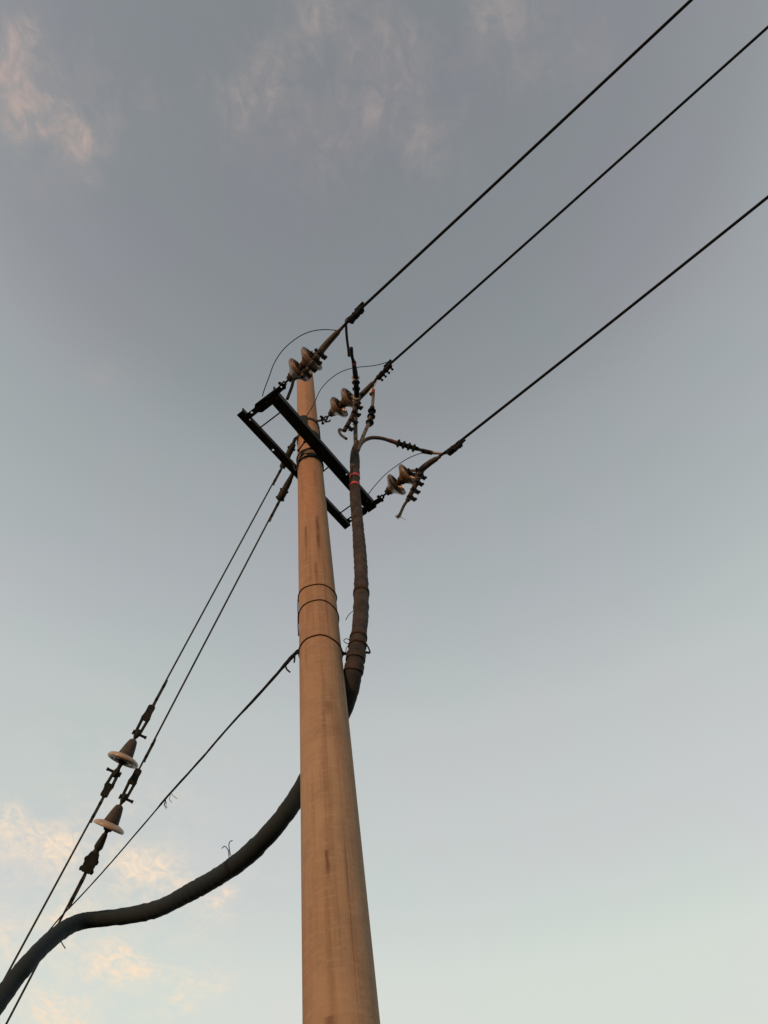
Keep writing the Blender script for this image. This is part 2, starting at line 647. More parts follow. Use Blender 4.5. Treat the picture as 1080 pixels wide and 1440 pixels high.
def prad(z):
    return 0.098 + (PTOP - z) * TAPER / 2


TOCAM = V((-PX, -PY, 0)).normalized()
SIDE = V((TOCAM.y, -TOCAM.x, 0)) * -1      # towards the right of the picture
if SIDE.x < 0:
    SIDE = -SIDE


def proj(p):
    q = p - CAM
    d = q.dot(fw)
    return 540 + FPX * q.dot(rt) / d, 720 - FPX * q.dot(up) / d


def zfront(y):      # height at which the camera side of the shaft shows at image row y
    a, b = 2.0, 10.9
    for _ in range(40):
        m_ = (a + b) / 2
        if proj(PC + TOCAM * prad(m_) + Z * m_)[1] > y:
            a = m_
        else:
            b = m_
    return a


def surf(frac, z, off=0.0):  # point on the shaft: frac -1 left .. 1 right
    a = math.asin(max(-1, min(1, frac)))
    return PC + (TOCAM * math.cos(a) + SIDE * math.sin(a)) * (prad(z) + off) + Z * z


STAINS = []
for fr, y0, y1, wd, am in ((0.25, 722, 800, .016, .9), (-0.5, 735, 790, .012, .75), (0.32, 660, 690, .01, .45), (-0.15, 1192, 1240, .009, .9), (0.02, 790, 830, .014, .6),
                           (0.42, 820, 900, .008, .35), (0.42, 1180, 1420, .007, .5), (0.35, 960, 1080, .007, .3), (-.3, 1425, 1445, .02, .7), (0.2, 985, 1010, .02, .5)):
    zt = zfront(y0)
    p = surf(fr, zt)
    STAINS.append((p.x - PX, p.y - PY, zt, (zt - zfront(y1)), wd, am))
M['concrete'] = concrete()
pole = thing('utility_pole', 'tall tapered round concrete pole, tan brown in the low sun, stained and streaked', 'utility pole', PC)
bm = bmesh.new()
prof = [(z_, prad(z_)) for z_ in [0 + 0.25 * i for i in range(0, 44)]] + [(PTOP - .01, prad(PTOP)), (PTOP, prad(PTOP) - .012)]
prof = [(-0.3, prad(0))] + prof[0:]
lathe(bm, prof, PC, Z, 64)
obj('shaft', bm, M['concrete'], pole)
for fr_a in (0.42, math.pi + 0.42):           # the two joints of the mould: thin fins down the shaft
    bm = bmesh.new()
    d = TOCAM * math.cos(fr_a) + SIDE * math.sin(fr_a)
    s_ = Z.cross(d)
    zz = [0.02 + i * 0.22 for i in range(50)]
    prev = None
    for z_ in zz:
        r_ = prad(z_)
        j = random.uniform(-.0012, .0012)
        ring = [bm.verts.new(PC + d * (r_ - .003) + s_ * (-.005 + j) + Z * z_), bm.verts.new(PC + d * (r_ + .0022) + s_ * j + Z * z_), bm.verts.new(PC + d * (r_ - .003) + s_ * (.005 + j) + Z * z_)]
        if prev:
            for a in (0, 1):
                bm.faces.new((prev[a], prev[a + 1], ring[a + 1], ring[a]))
        prev = ring
    obj('mould_seam', bm, M['concrete'], pole)


def band(name, parent, z, h, t, m, tilt=0.0, off=0.001):
    bm_ = bmesh.new()
    r_ = prad(z) + off
    ax = (Z + TOCAM * tilt).normalized()
    lathe_open = [(-h / 2, r_), (-h / 2, r_ + t), (h / 2, r_ + t - h * TAPER / 2), (h / 2, r_ - h * TAPER / 2)]
    a1, a2 = TOCAM, SIDE
    O = PC + Z * z
    rings_ = []
    for x, r in lathe_open:
        rings_.append([bm_.verts.new(O + Z * (x - tilt * math.cos(2 * math.pi * k / 48) * r) + (a1 * math.cos(2 * math.pi * k / 48) + a2 * math.sin(2 * math.pi * k / 48)) * r) for k in range(48)])
    for i in range(4):
        for k in range(48):
            bm_.faces.new((rings_[i][k], rings_[i][(k + 1) % 48], rings_[(i + 1) % 4][(k + 1) % 48], rings_[(i + 1) % 4][k]))
    return obj(name, bm_, m, parent)


# ------------------------------------------------------------------ crossarm
ZC = 8.29
arm = thing('crossarm', 'black double-beam steel crossarm clamped either side of the concrete pole', 'crossarm', V((PX, PY, ZC)))


def beam(p0, p1, wid, hgt, holes):
    """angle steel: horizontal flange + vertical flange on the camera side"""
    A, B = onz(*p0, ZC), onz(*p1, ZC)
    d = (B - A).normalized()
    s_ = Z.cross(d)                      # horizontal, away from or to the camera
    if s_.dot(TOCAM) > 0:
        s_ = -s_
    ln = (B - A).length
    bm_ = bmesh.new()
    hh = []
    for q in holes:
        P = onz(*q, ZC)
        hh.append(((P - A).dot(d), (P - A).dot(s_), .011))
    az = d.cross(s_)
    plate(bm_, [(0, -wid / 2), (ln, -wid / 2), (ln, wid / 2), (0, wid / 2)], hh, .008, A + Z * .004, d, s_)
    plate(bm_, [(0, .0085), (ln, .0085), (ln, hgt), (0, hgt)], [], .008, A - s_ * (wid / 2 - .0043), d, Z)
    return obj('beam', bm_, M['steel'], arm, smooth=False), A, B, d, s_


b1, A1, B1, D1, S1 = beam((379, 553), (524, 717), .100, .10, [(488, 667)])
b2, A2, B2, D2, S2 = beam((337, 580.5), (489, 742), .070, .07, [(384, 633), (352, 590)])


def flat(parent, name, p, q, wid, zz, hole=None, th=.008, m='steel', fat=None):
    A, B = onz(*p, zz), onz(*q, zz)
    d = (B - A).normalized()
    s_ = Z.cross(d)
    ln = (B - A).length
    h2 = wid / 2
    ol = [(0, -h2), (ln - h2 * .6, -h2), (ln, -h2 * .5), (ln, h2 * .5), (ln - h2 * .6, h2), (0, h2)]
    if fat:
        a, b, f2 = fat
        ol = [(0, -h2), (ln * a, -h2), (ln * (a + .08), -f2), (ln * (b - .06), -f2), (ln * b, -h2), (ln, -h2), (ln, h2), (ln * b, h2), (ln * (b - .06), f2), (ln * (a + .08), f2), (ln * a, h2), (0, h2)]
    hh = []
    for q_ in (hole or []):
        P = onz(*q_, zz)
        hh.append(((P - A).dot(d), (P - A).dot(s_), .0105))
    bm_ = bmesh.new()
    plate(bm_, ol, hh, th, A, d, s_)
    return obj(name, bm_, M[m], parent, smooth=False)


# end plates joining the beams, running on as ears for the outer strings
flat(arm, 'end_plate', (347, 587), (386, 557), .055, ZC - .0065, hole=[(354, 580)], fat=(.35, .85, .05))
flat(arm, 'string_ear', (382, 557), (401, 541), .052, ZC - .016, hole=[(396, 544)], th=.009)
flat(arm, 'end_plate', (489, 733), (521, 712), .05, ZC - .0065, hole=[(493, 730)], fat=(.35, .8, .042))
flat(arm, 'string_ear', (512, 717), (537, 701), .052, ZC - .016, th=.009)
# tie rods between the beams
for p, q in (((365, 602), (394, 580)), ((479, 721), (497, 708)), ((452, 665), (464, 655)), ((420, 633), (428, 622))):
    bm = bmesh.new()
    A, B = onz(*p, ZC + .03), onz(*q, ZC + .03)
    hexbolt(bm, (A + B) / 2, B - A, (B - A).length + .03, .007, .014)
    obj('tie_rod', bm, M['steel'], arm)
# bolts on the flanges
for x, y in ((389, 560), (375, 566), (516, 704), (505, 722)):
    bm = bmesh.new()
    hexbolt(bm, onz(x, y, ZC - .006), Z, .06, .008, .015)
    obj('bolt', bm, M['steel2'], arm)
band('pole_band', arm, (zfront(632) + zfront(641)) / 2, .036, .005, M['olive'])
band('pole_band', arm, zfront(642), .010, .012, M['steel2'])
band('pole_band', arm, zfront(632), .008, .012, M['steel2'])
# bent rod of the clamp crossing in front of the shaft
bm = tube(bmesh.new(), smoothpath([onz(411, 648, ZC), surf(-.97, zfront(645) - .06, .016), surf(-.6, zfront(638), .016), surf(-.1, zfront(633), .016), onz(446, 629, ZC)], 5), .0075, 8)
obj('bent_rod', bm, M['steel2'], arm)
# curved seats between the beams and the shaft
for s in (1, -1):
    bm = bmesh.new()
    dd = (TOCAM * s)
    nrm = (A1 - A2)
    nrm = (nrm - D1 * nrm.dot(D1)).normalized() * s
    ring = []
    for k in range(-8, 9):
        a = k / 8 * 1.15
        rv = nrm * math.cos(a) + Z.cross(nrm) * math.sin(a)
        ring.append((PC + rv * (prad(ZC) + .002), PC + rv * (prad(ZC) + .010)))
    for (a, b), (c, d) in zip(ring, ring[1:]):
        vs = [bm.verts.new(q + Z * z_) for z_ in (ZC - .055, ZC + .0) for q in (a, b, d, c)]
        for f in ((0, 1, 2, 3), (7, 6, 5, 4), (0, 4, 5, 1), (1, 5, 6, 2), (2, 6, 7, 3), (3, 7, 4, 0)):
            bm.faces.new([vs[i] for i in f])
    obj('curved_seat', bm, M['steel2'], arm)
# upright strap in front of the shaft, above the front beam
bm = bmesh.new()
za, zb = zfront(612), zfront(585)
ca = surf(-.30, (za + zb) / 2, .012)
dr = (surf(-.30, za, .012) - surf(-.30, zb, .012)).normalized()
nn = TOCAM
sd_ = dr.cross(nn).normalized()
Ls = (zb - za)
wS = .036
ol = [(-Ls / 2, -wS), (Ls / 2 - .03, -wS), (Ls / 2 - .008, -wS * .6), (Ls / 2, 0), (Ls / 2 - .008, wS * .6), (Ls / 2 - .03, wS), (-Ls / 2, wS)]
plate(bm, ol, [], .012, ca, -dr, -sd_)
obj('upright_strap', bm, M['steel'], arm, smooth=False)

# ------------------------------------------------------------------ middle bracket (higher on the shaft)
ZM = zfront(589)
brk = thing('pole_bracket', 'dark steel band bracket round the pole above the crossarm holding the middle insulators', 'bracket', V((PX, PY, ZM)))
band('hoop', brk, ZM, .045, .008, M['steel2'])
UM = 2.51
e0, e1 = onu(448, 590, UM), onu(457, 589, UM)
e0 = surf(.72, ZM, 0)
e1 = onz(456, 590, ZM)
bm = bmesh.new()
d = (e1 - e0).normalized()
box(bm, (e0 + e1) / 2, d, Z.cross(d), Z, (e1 - e0).length + .03, .010, .045, .003)
obj('ear', bm, M['steel2'], brk)
bm = bmesh.new()
hexbolt(bm, e0.lerp(e1, .75), Z.cross(d), .10, .008, .016)
obj('bolt', bm, M['steel2'], brk)
bm = tb([e1 + Z * 0, e1 + d * .01 - Z * .05, e1 + d * .045 - Z * .075, e1 + d * .06 - Z * .05], .009, 8, smooth=5)
obj('hook', bm, M['steel2'], brk)
bm = tb([surf(.97, ZM - .04, .008), surf(.985, ZM - .25, .006), surf(.97, ZM - .45, .007)], .006, 6, smooth=4)
obj('down_wire', bm, M['wire'], brk)


# ------------------------------------------------------------------ insulators
def frame(x, hint):
    x = x.normalized()
    z = (hint - x * hint.dot(x)).normalized()
    y = z.cross(x)
    return Matrix((x, y, z)).transposed().to_4x4()


X, Y0 = V((1, 0, 0)), V((0, 1, 0))


def disc_profile(R, h):
    # cap side at -x; concave ribbed underside towards +x
    return [(-.030 * h, .046), (-.012 * h, .058), (.012 * h, R * .72), (.030 * h, R * .93), (.040 * h, R * .985), (.050 * h, R), (.060 * h, R * .985), (.062 * h, R * .95),
            (.050 * h, R * .90), (.044 * h, R * .84), (.062 * h, R * .80), (.066 * h, R * .76), (.046 * h, R * .72), (.034 * h, R * .66), (.056 * h, R * .61), (.060 * h, R * .57),
            (.038 * h, R * .53), (.026 * h, R * .46), (.046 * h, R * .41), (.048 * h, R * .37), (.024 * h, R * .33), (.020 * h, .026)]


def string_proto():
    t = thing('insulator_string', '', 'insulator', V((0, 0, 0)))
    O = V((0, 0, 0))
    # shackle and ball link at the pole end
    bm = bmesh.new()
    box(bm, V((.0, .016, 0)), X, Y0, Z, .055, .007, .034, .002)
    box(bm, V((.0, -.016, 0)), X, Y0, Z, .055, .007, .034, .002)
    hexbolt(bm, V((-.012, 0, 0)), Y0, .085, .008, .015)
    lathe(bm, [(.02, .016), (.032, .016), (.036, .010), (.075, .010)], O, X, 10)
    obj('shackle', bm, M['steel2'], t)
    for k in range(2):
        x0 = .15 + k * .150
        c = V((x0, 0, 0))
        bm = lathe(bmesh.new(), disc_profile(.1275, 1.05), c, X, 40)
        dsk = obj('insulator_disc', bm, M['porcelain'], t)
        bm = lathe(bmesh.new(), [(-.085, .016), (-.083, .028), (-.068, .034), (-.060, .030), (-.050, .042), (-.022, .049), (-.004, .053), (.0, .046)], c, X, 20)
        box(bm, c + V((-.072, 0, .03)), X, Y0, Z, .022, .03, .016, .003)
        obj('iron_cap', bm, M['cap'], dsk)
        bm = lathe(bmesh.new(), [(.012, .026), (.035, .024), (.04, .013), (.072, .011), (.074, .015), (.082, .016)], c, X, 14)
        obj('pin', bm, M['cap'], dsk)
    return t


proto = string_proto()


def copy_tree(o, parent=None):
    c = o.copy()
    COL.objects.link(c)
    c.parent = parent
    for ch in [q for q in allobjs if q.parent == o]:
        copy_tree(ch, c)
    return c


UPH = {1: 1.707, 2: 2.51, 3: 3.19}
spec = {1: ((398, 541), (452, 492)), 2: ((457, 589), (497, 556)), 3: ((536, 700), (584, 659))}
labels = {1: 'pair of tan disc insulators in front of the pole top, uppermost of three strings',
          2: 'pair of tan disc insulators right of the pole above the crossarm, middle of three strings',
          3: 'pair of tan disc insulators off the right end of the crossarm, lowest of three'}
strings = {}
allobjs = list(COL.objects)
SCALE = {}
for ph in (1, 2, 3):
    s = proto if ph == 1 else copy_tree(proto)
    a, b = (onu(*q, UPH[ph]) for q in spec[ph])
    fx = frame(b - a, Z)
    s.matrix_world = Matrix.Translation(a) @ fx
    s['label'] = labels[ph]
    s['group'] = 'insulator strings on the crossarm and pole'
    strings[ph] = (a, b, (b - a).normalized(), (b - a).length)


# ------------------------------------------------------------------ strain clamps, conductors
def P(ph, *pts):
    return [onu(x, y, UPH[ph]) for x, y in pts]


clampdef = {
    1: dict(tip=(481, 461), neck=(462, 481), mid=(449, 497), low=(437, 514), end=(425, 530), tail=[(425, 530), (414, 533), (410, 545), (404, 561)], ubolt=[(451, 500), (444, 508), (437, 518), (430, 526)]),
    2: dict(tip=(528, 535), neck=(514, 550), mid=(502, 563), low=(498, 580), end=(484, 606), tail=[(484, 606), (477, 604), (479, 611), (487, 617)], ubolt=[(502, 572), (499, 582), (495, 593), (489, 602)]),
    3: dict(tip=(619, 642), neck=(603, 652), mid=(590, 664), low=(585, 680), end=(573, 704), tail=[(573, 704), (568, 711), (563, 722), (559, 728)], ubolt=[(591, 670), (587, 679), (582, 690), (577, 700)]),
}
clabel = {1: 'curved strain clamp with hanging wire tail beside the pole top', 2: 'curved strain clamp behind the upright cable core, its short tail curling right',
          3: 'curved strain clamp at the far right string with a frayed tail hanging straight down'}
for ph, cdx in clampdef.items():
    pts = P(ph, cdx['tip'], cdx['neck'], cdx['mid'], cdx['low'], cdx['end'])
    t = thing('strain_clamp', clabel[ph], 'clamp', pts[2], 'strain clamps at the ends of the conductors')
    sidev = UD
    path = smoothpath(pts, 6)
    bm = bmesh.new()
    nP = len(path)
    # trough: flattened, deeper in the middle
    rr = []
    for i in range(nP):
        f = i / (nP - 1)
        rr.append(.0155 if f < .07 else (.022 + .010 * math.sin(math.pi * min(1, f * 1.15)) if f < .87 else .022))
    tube(bm, path, rr, 10)
    obj('clamp_body', bm, M['clamp'], t)
    # web towards the insulator
    a, b, dr_, ln_ = strings[ph]
    con = a + dr_ * .385
    bm = bmesh.new()
    mid = pts[2]
    dv = mid - con
    if dv.length < .03:
        dv = dr_ * .05
    for s in (-1, 1):
        box(bm, (con + mid) / 2 + sidev * s * .024, dv.normalized(), sidev, dv.normalized().cross(sidev), dv.length + .06, .007, .036, .002)
    hexbolt(bm, con + dv * .05, sidev, .11, .009, .016)
    hexbolt(bm, mid, sidev, .11, .009, .016)
    obj('side_plate', bm, M['clamp'], t)
    ub = P(ph, *cdx['ubolt'])
    axis = (pts[3] - pts[4]).normalized()
    outw = axis.cross(sidev).normalized()
    if outw.dot(LD) < 0:
        outw = -outw
    for q in ub:
        bm = bmesh.new()
        # saddle + two threaded legs with nuts pointing outwards
        box(bm, q + outw * .022, axis, sidev, outw, .036, .095, .020, .004)
        for s in (-1, 1):
            lathe(bm, [(-.02, .006), (.062, .006)], q + sidev * s * .030, outw, 7)
            lathe(bm, [(.030, .016), (.048, .016)], q + sidev * s * .030, outw, 6)
        obj('saddle_bolt', bm, M['cap'], t)
    # conductor tail
    tl = P(ph, *cdx['tail'])
    bm = tb(tl, .0135, 9, smooth=6)
    obj('wire_tail', bm, M['clamp'] if ph != 1 else M['wire'], t)
    if ph == 3:
        bm = bmesh.new()
        e = tl[-1]
        for k in range(7):
            o_ = V((random.uniform(-.01, .01), random.uniform(-.01, .01), 0))
            tube(bm, [e + o_ + Z * .05, e + o_ * 2 + Z * .01, e + V((random.uniform(-.02, .07), random.uniform(-.03, .03), random.uniform(-.03, .02)))], .0022, 4)
        obj('frayed_strands', bm, M['clamp'], t)

cond = {1: [(478, 464), (500, 441), (972, 0)], 2: [(515, 549), (545, 515), (1080, 38)], 3: [(612, 646), (640, 626), (1080, 277)]}
cl = {1: 'black overhead wire leaving the picture through the top edge, uppermost of three', 2: 'black overhead wire running to the top right corner, middle of three',
      3: 'black overhead wire meeting the right edge below the other two'}
for ph, pp in cond.items():
    Q = P(ph, *pp)
    d = (Q[2] - Q[1])
    un = V((d.x, d.y, 0))
    # goes on beyond the frame, levelling out
    far1 = Q[2] + d.normalized() * 6
    far2 = far1 + V((d.x, d.y, 0)).normalized() * 18 + Z * (d.normalized().z * 10)
    path = [Q[0]] + [Q[1].lerp(Q[2], i / 10) - Z * (.012 * math.sin(math.pi * i / 10)) for i in range(0, 11)] + [far1, far2]
    bm = tube(bmesh.new(), path, .0132, 10)
    tag(obj('overhead_wire', bm, M['wire'], loc=Q[0]), cl[ph], 'overhead wire', 'overhead wires running up to the right')

# taped connectors joining jumpers to the conductors
tcl = {1: 'black taped connector with a stub end where the topmost wire meets its jumper', 2: 'lumpy black taped connector on the middle overhead wire', 3: 'black taped connector with a stub end on the lowest overhead wire'}
for ph, (p0, p1, st, lumps) in {1: ((489, 452), (509, 431), [(500, 436), (512, 424)], 3), 2: ((529, 532), (549, 511), [(540, 516), (550, 506)], 4), 3: ((628, 637), (648, 621), [(640, 632), (654, 618)], 3)}.items():
    A, B = P(ph, p0, p1)
    t = thing('wire_connector', tcl[ph], 'connector', A, 'taped connectors on the overhead wires')
    d = (B - A).normalized()
    sv = d.cross(ray(*p0)).normalized()
    if sv.z > 0:
        sv = -sv
    path = [A.lerp(B, i / 14) + sv * .012 for i in range(15)]
    rr = [(.020 if ph == 2 else .030) + (.012 if ph == 2 else .006) * abs(math.sin(i / 14 * math.pi * lumps)) + random.uniform(-.002, .002) for i in range(15)]
    rr[0] = rr[-1] = .014
    obj('tape_wrap', tube(bmesh.new(), path, rr, 10, wob=.08), M['tape'], t)
    for k in range(lumps if ph == 2 else 0):
        c = A.lerp(B, (k + .6) / (lumps + .2))
        bm = bmesh.new()
        hexbolt(bm, c + sv * .03, sv, .075, .008, .014)
        obj('bolt', bm, M['tape'], t)
    s0, s1 = P(ph, *st)
    if ph == 1:
        s0, s1 = P(ph, (499, 437), (511, 425))
    obj('stub_end', tb([s0, s1], .0125, 9), M['wire'], t)

# ------------------------------------------------------------------ power cable
trunk = [(499, 634, 7.42), (499, 652, 7.30), (499, 690, 6.95), (502, 725, 6.60), (505, 762, 6.22), (507.5, 800, 5.86), (508, 838, 5.52), (507, 870, 5.26), (503, 905, 5.03), (497, 945, 4.86),
         (488, 985, 4.80), (462, 1043, 4.78), (424, 1110, 4.70), (400, 1146, 4.60), (375, 1176, 4.58), (344, 1206, 4.68), (306, 1233, 4.88), (265, 1256, 5.12), (224, 1277, 5.38), (183, 1287, 5.55), (143, 1292, 5.62),
         (114, 1296, 5.58), (90, 1307, 5.42), (61, 1331, 5.16), (33, 1362, 4.92), (0, 1406, 4.72)]
tp = [at(*q) for q in trunk]
e = tp[-1]
d = (tp[-1] - tp[-3]).normalized()
tp += [e + d * .8 - Z * .2, e + d * 1.6 - Z * 1.0, e + d * 1.9 - Z * 2.3, V((e.x + d.x * 2, e.y + d.y * 2, -.2))]
path = smoothpath(tp, 10)
cable = thing('power_cable', 'thick grey black taped power cable snaking behind the pole and up to three cores', 'power cable', tp[12])
rr = []
acc = 0
nt_ = len(path)
for i, p in enumerate(path):
    if i:
        acc += (p - path[i - 1]).length
    f = min(1, acc / 3.0)
    r_ = .0445 + (.055 - .0445) * f
    r_ += .0012 * math.sin(acc * 9) + .0008 * math.sin(acc * 37 + 1)
    if acc < .08:
        r_ = .030 + (.0445 - .030) * acc / .08
    rr.append(r_)
# resample finer for the tape ridges
fine, fr_ = [], []
for i in range(nt_ - 1):
    L_ = (path[i + 1] - path[i]).length
    k = max(1, int(L_ / .018))
    for j in range(k):
        fine.append(path[i].lerp(path[i + 1], j / k))
        fr_.append(rr[i] + (rr[i + 1] - rr[i]) * j / k + (random.uniform(-.0016, .0016)) + (.0018 if len(fr_) % 4 == 0 else 0))
fine.append(path[-1])
fr_.append(rr[-1])
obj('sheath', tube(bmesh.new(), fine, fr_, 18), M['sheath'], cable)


def rings_on(lst, name, m, parent, r, w_=.02):
    for (x, y) in lst:
        # nearest place along the cable
        best = min(range(1, len(fine) - 1), key=lambda i: (proj(fine[i])[0] - x) ** 2 + (proj(fine[i])[1] - y) ** 2)
        d_ = (fine[best + 1] - fine[best - 1]).normalized()
        R0 = fr_[best]
        obj(name, lathe(bmesh.new(), [(-w_ / 2, R0 - .002), (-w_ / 2, R0 + r), (w_ / 2, R0 + r), (w_ / 2, R0 - .002)], fine[best], d_, 22), m, parent)


rings_on([(499, 671), (499, 684)], 'red_tape', M['red'], cable, .0035, .030)
rings_on([(507, 836)], 'tape_band', M['rust'], cable, .004, .035)
rings_on([(504, 897), (502, 909)], 'tape_band', M['rust'], cable, .004, .016)
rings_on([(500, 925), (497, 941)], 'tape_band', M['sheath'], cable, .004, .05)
rings_on([(328, 1215)], 'tape_band', M['tape'], cable, .004, .04)
for q, r0 in (((499, 637, 7.40), .036),):
    bm = tb([at(498.5, 646, 7.35), at(499, 636, 7.42), at(501, 628, 7.5), at(503, 622, 7.56)], [.043, .040, .034, .026], 14, smooth=5)
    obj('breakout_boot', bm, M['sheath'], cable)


def core(pts, r, m, parent=cable, name='core', label=None, smooth=8):
    P_ = [at(*q) for q in pts]
    return obj(name, tb(P_, r, 12, smooth=smooth), M[m], parent, label=label)


def sheds(parent, pts, n, r, w_=.012, m='tape', r0=.018):
    P_ = smoothpath([at(*q) for q in pts], 10)
    out_ = []
    for k in range(n):
        i = int((k + .5) / n * (len(P_) - 1))
        d_ = (P_[min(i + 1, len(P_) - 1)] - P_[max(0, i - 1)]).normalized()
        obj('rain_shed', lathe(bmesh.new(), [(-w_ / 2, r0), (-w_ * .1, r), (w_ * .2, r), (w_ / 2, r0)], P_[i], d_, 18), M[m], parent)


# core up to the uppermost wire
c1 = core([(501, 634, 7.42), (500, 615, 7.6), (500, 590, 7.75), (501, 568, 7.85)], .021, 'core', label='dark upright cable core crossing in front of the middle string')
core([(501, 569, 7.845), (501.5, 552, 7.8), (500, 530, 7.65), (498, 514, 7.5), (496, 504, 7.4)], [.022, .027, .0265, .025, .020, .014], 'tape', c1, 'shrink_sleeve')
for (x, y, dd_) in ((501.5, 558, 7.82), (501, 547, 7.78), (500.5, 538, 7.7), (500, 531, 7.66)):
    d_ = (at(500, 530, 7.65) - at(501, 552, 7.8)).normalized()
    obj('rain_shed', lathe(bmesh.new(), [(-.005, .02), (-.002, .040), (.002, .041), (.005, .02)], at(x, y, dd_), d_, 18), M['ring' if y in (558, 531) else 'tape'], c1)
obj('red_mark', lathe(bmesh.new(), [(-.03, .018), (-.028, .0235), (.0, .0225), (.02, .0)], at(497.6, 509, 7.45), at(496, 504, 7.4) - at(500, 530, 7.65), 12), M['dred'], c1)
bm = tb([at(496, 506, 7.42), at(494.5, 498, 7.36), at(494, 489, 7.3)], [.014, .017, .017], 8)
obj('lug', bm, M['tape'], c1)
# core to the middle wire
c2 = core([(502, 632, 7.44), (507, 622, 7.55), (513, 608, 7.68), (519, 594, 7.82), (522, 582, 7.92)], .0185, 'core2', label='tan cable core leaning right to the middle wire')
core([(519, 598, 7.8), (522, 586, 7.9), (523.5, 573, 8.0)], .026, 'tape', c2, 'shrink_sleeve')
sheds(c2, [(519, 598, 7.8), (522, 586, 7.9), (523.5, 573, 8.0)], 3, .042, .03, r0=.024)
core([(523.5, 574, 8.0), (524.5, 562, 8.08), (525, 553, 8.1)], .0165, 'core2', c2, 'bare_core')
core([(521, 555, 8.11), (523, 549, 8.12), (524.5, 541, 8.13)], [.019, .017, .012], 'alu', c2, 'lug')
core([(520, 555, 8.1), (526.5, 552, 8.1)], [.02, .016], 'cap', c2, 'lug_bolt', smooth=4)
core([(525.5, 552, 8.1), (526, 547, 8.1)], [.013, .010], 'red', c2, 'red_mark', smooth=4)
core([(522.5, 545, 8.12), (524, 538, 8.14), (528, 531, 8.15)], .005, 'alu', c2, 'jumper_strand')
core([(525, 545, 8.12), (528.5, 538, 8.14), (530, 531, 8.15)], .005, 'alu', c2, 'jumper_strand')
# core to the lowest wire
c3 = core([(503, 634, 7.42), (507, 625, 7.5), (514, 618.5, 7.56), (524, 615.5, 7.6), (537, 616.5, 7.64), (549, 620, 7.66), (560, 624, 7.68)], .019, 'core', label='grey cable core arching right to the lowest wire')
core([(548, 619.5, 7.66), (557, 622.5, 7.68)], [.0215, .0215], 'dred', c3, 'red_mark', smooth=4)
core([(556, 622.5, 7.68), (572, 627, 7.7), (588, 631.5, 7.7)], [.022, .024, .021], 'tape', c3, 'shrink_sleeve')
sheds(c3, [(557, 622.5, 7.68), (572, 627, 7.7), (586, 631.5, 7.7)], 4, .042, .034, r0=.022)
core([(586, 631, 7.7), (594, 633.5, 7.7)], .017, 'core', c3, 'bare_core', smooth=4)
core([(593, 634, 7.7), (608, 637, 7.7)], [.025, .022], 'cap', c3, 'lug', smooth=4)
core([(606, 636.5, 7.7), (617, 637.5, 7.7), (627, 637.5, 7.69), (636, 633, 7.69)], [.018, .014, .012, .012], 'alu', c3, 'lug_tongue')

# jumper wire from the uppermost connector down to its lug
jp = [P(1, (491, 448))[0], at(487, 450, 7.1), at(486.8, 461, 7.12), at(488, 477, 7.2), at(490, 492, 7.28), at(491, 501, 7.32)]
jw = tag(obj('jumper_wire', tb(jp, [.0125, .0125, .0125, .0125, .0125, .015], 10, smooth=7), M['clamp'], loc=jp[1]), 'short dark jumper wire hanging from the uppermost connector to the upright cable core', 'jumper wire')

# ------------------------------------------------------------------ thin earth / binding wires
thin = [([(369, 557, (onz(369, 557, ZC) - CAM).dot(fw)), (372, 547, 7.05), (378, 531, 7.05), (386, 510, 7.1), (399, 491, 7.12), (418, 475, 7.12), (436, 466.5, 7.1), (455, 463.5, 7.08), (473, 464.5, 7.0)], 'thin dark wire arching left of the pole top to the uppermost clamp'),
        ([(430, 587, (surf(-.30, zfront(587), .014) - CAM).dot(fw)), (433, 582, 8.1), (442, 567, 8.2), (449, 551, 8.25), (459, 538, 8.3), (474, 526, 8.33), (490, 519, 8.33), (507, 516, 8.3), (527, 514, 8.25), (546, 509, 8.2)], 'thin dark wire arching from the pole over the middle string'),
        ([(515, 701, (onz(515, 701, ZC) - CAM).dot(fw)), (520, 692, 7.35), (529, 681, 7.4), (541, 668, 7.5), (555, 657, 7.6), (573, 645, 7.7), (590, 638, 7.72), (601, 636, 7.7)], 'thin dark wire rising from the crossarm right end over the lowest string')]
for pts_, lb in thin:
    P_ = [at(*q) for q in pts_]
    tag(obj('thin_wire', tb(P_, .0042, 6, smooth=6), M['wire'], loc=P_[0]), lb, 'wire', 'thin wires bowed over the insulator strings')


# ------------------------------------------------------------------ guys
def lineprep(pa, pb, depth_a, slope):
    """3D line through sight ray pa at depth_a, whose picture passes through pb, dropping `slope` per metre away"""
    A = at(*pa, depth_a)
    nrm_ = ray(*pa).cross(ray(*pb)).normalized()
    # directions in the plane nrm_.d = 0 with d.z = -slope * |d.xy|
    best = None
    for i in range(3600):
        a = i / 3600 * 2 * math.pi
        d_ = V((math.cos(a), math.sin(a), -slope)).normalized()
        v = abs(d_.dot(nrm_))
        if d_.x < 0 and d_.y > 0 and (best is None or v < best[0]):
            best = (v, d_)
    return A, best[1]


GA = lineprep((397, 655), (0, 1389), 7.75, 1.45)
GB = lineprep((408, 674), (30, 1400), 7.50, 1.12)


def gp(G, x, y):
    return near_line(x, y, *G)


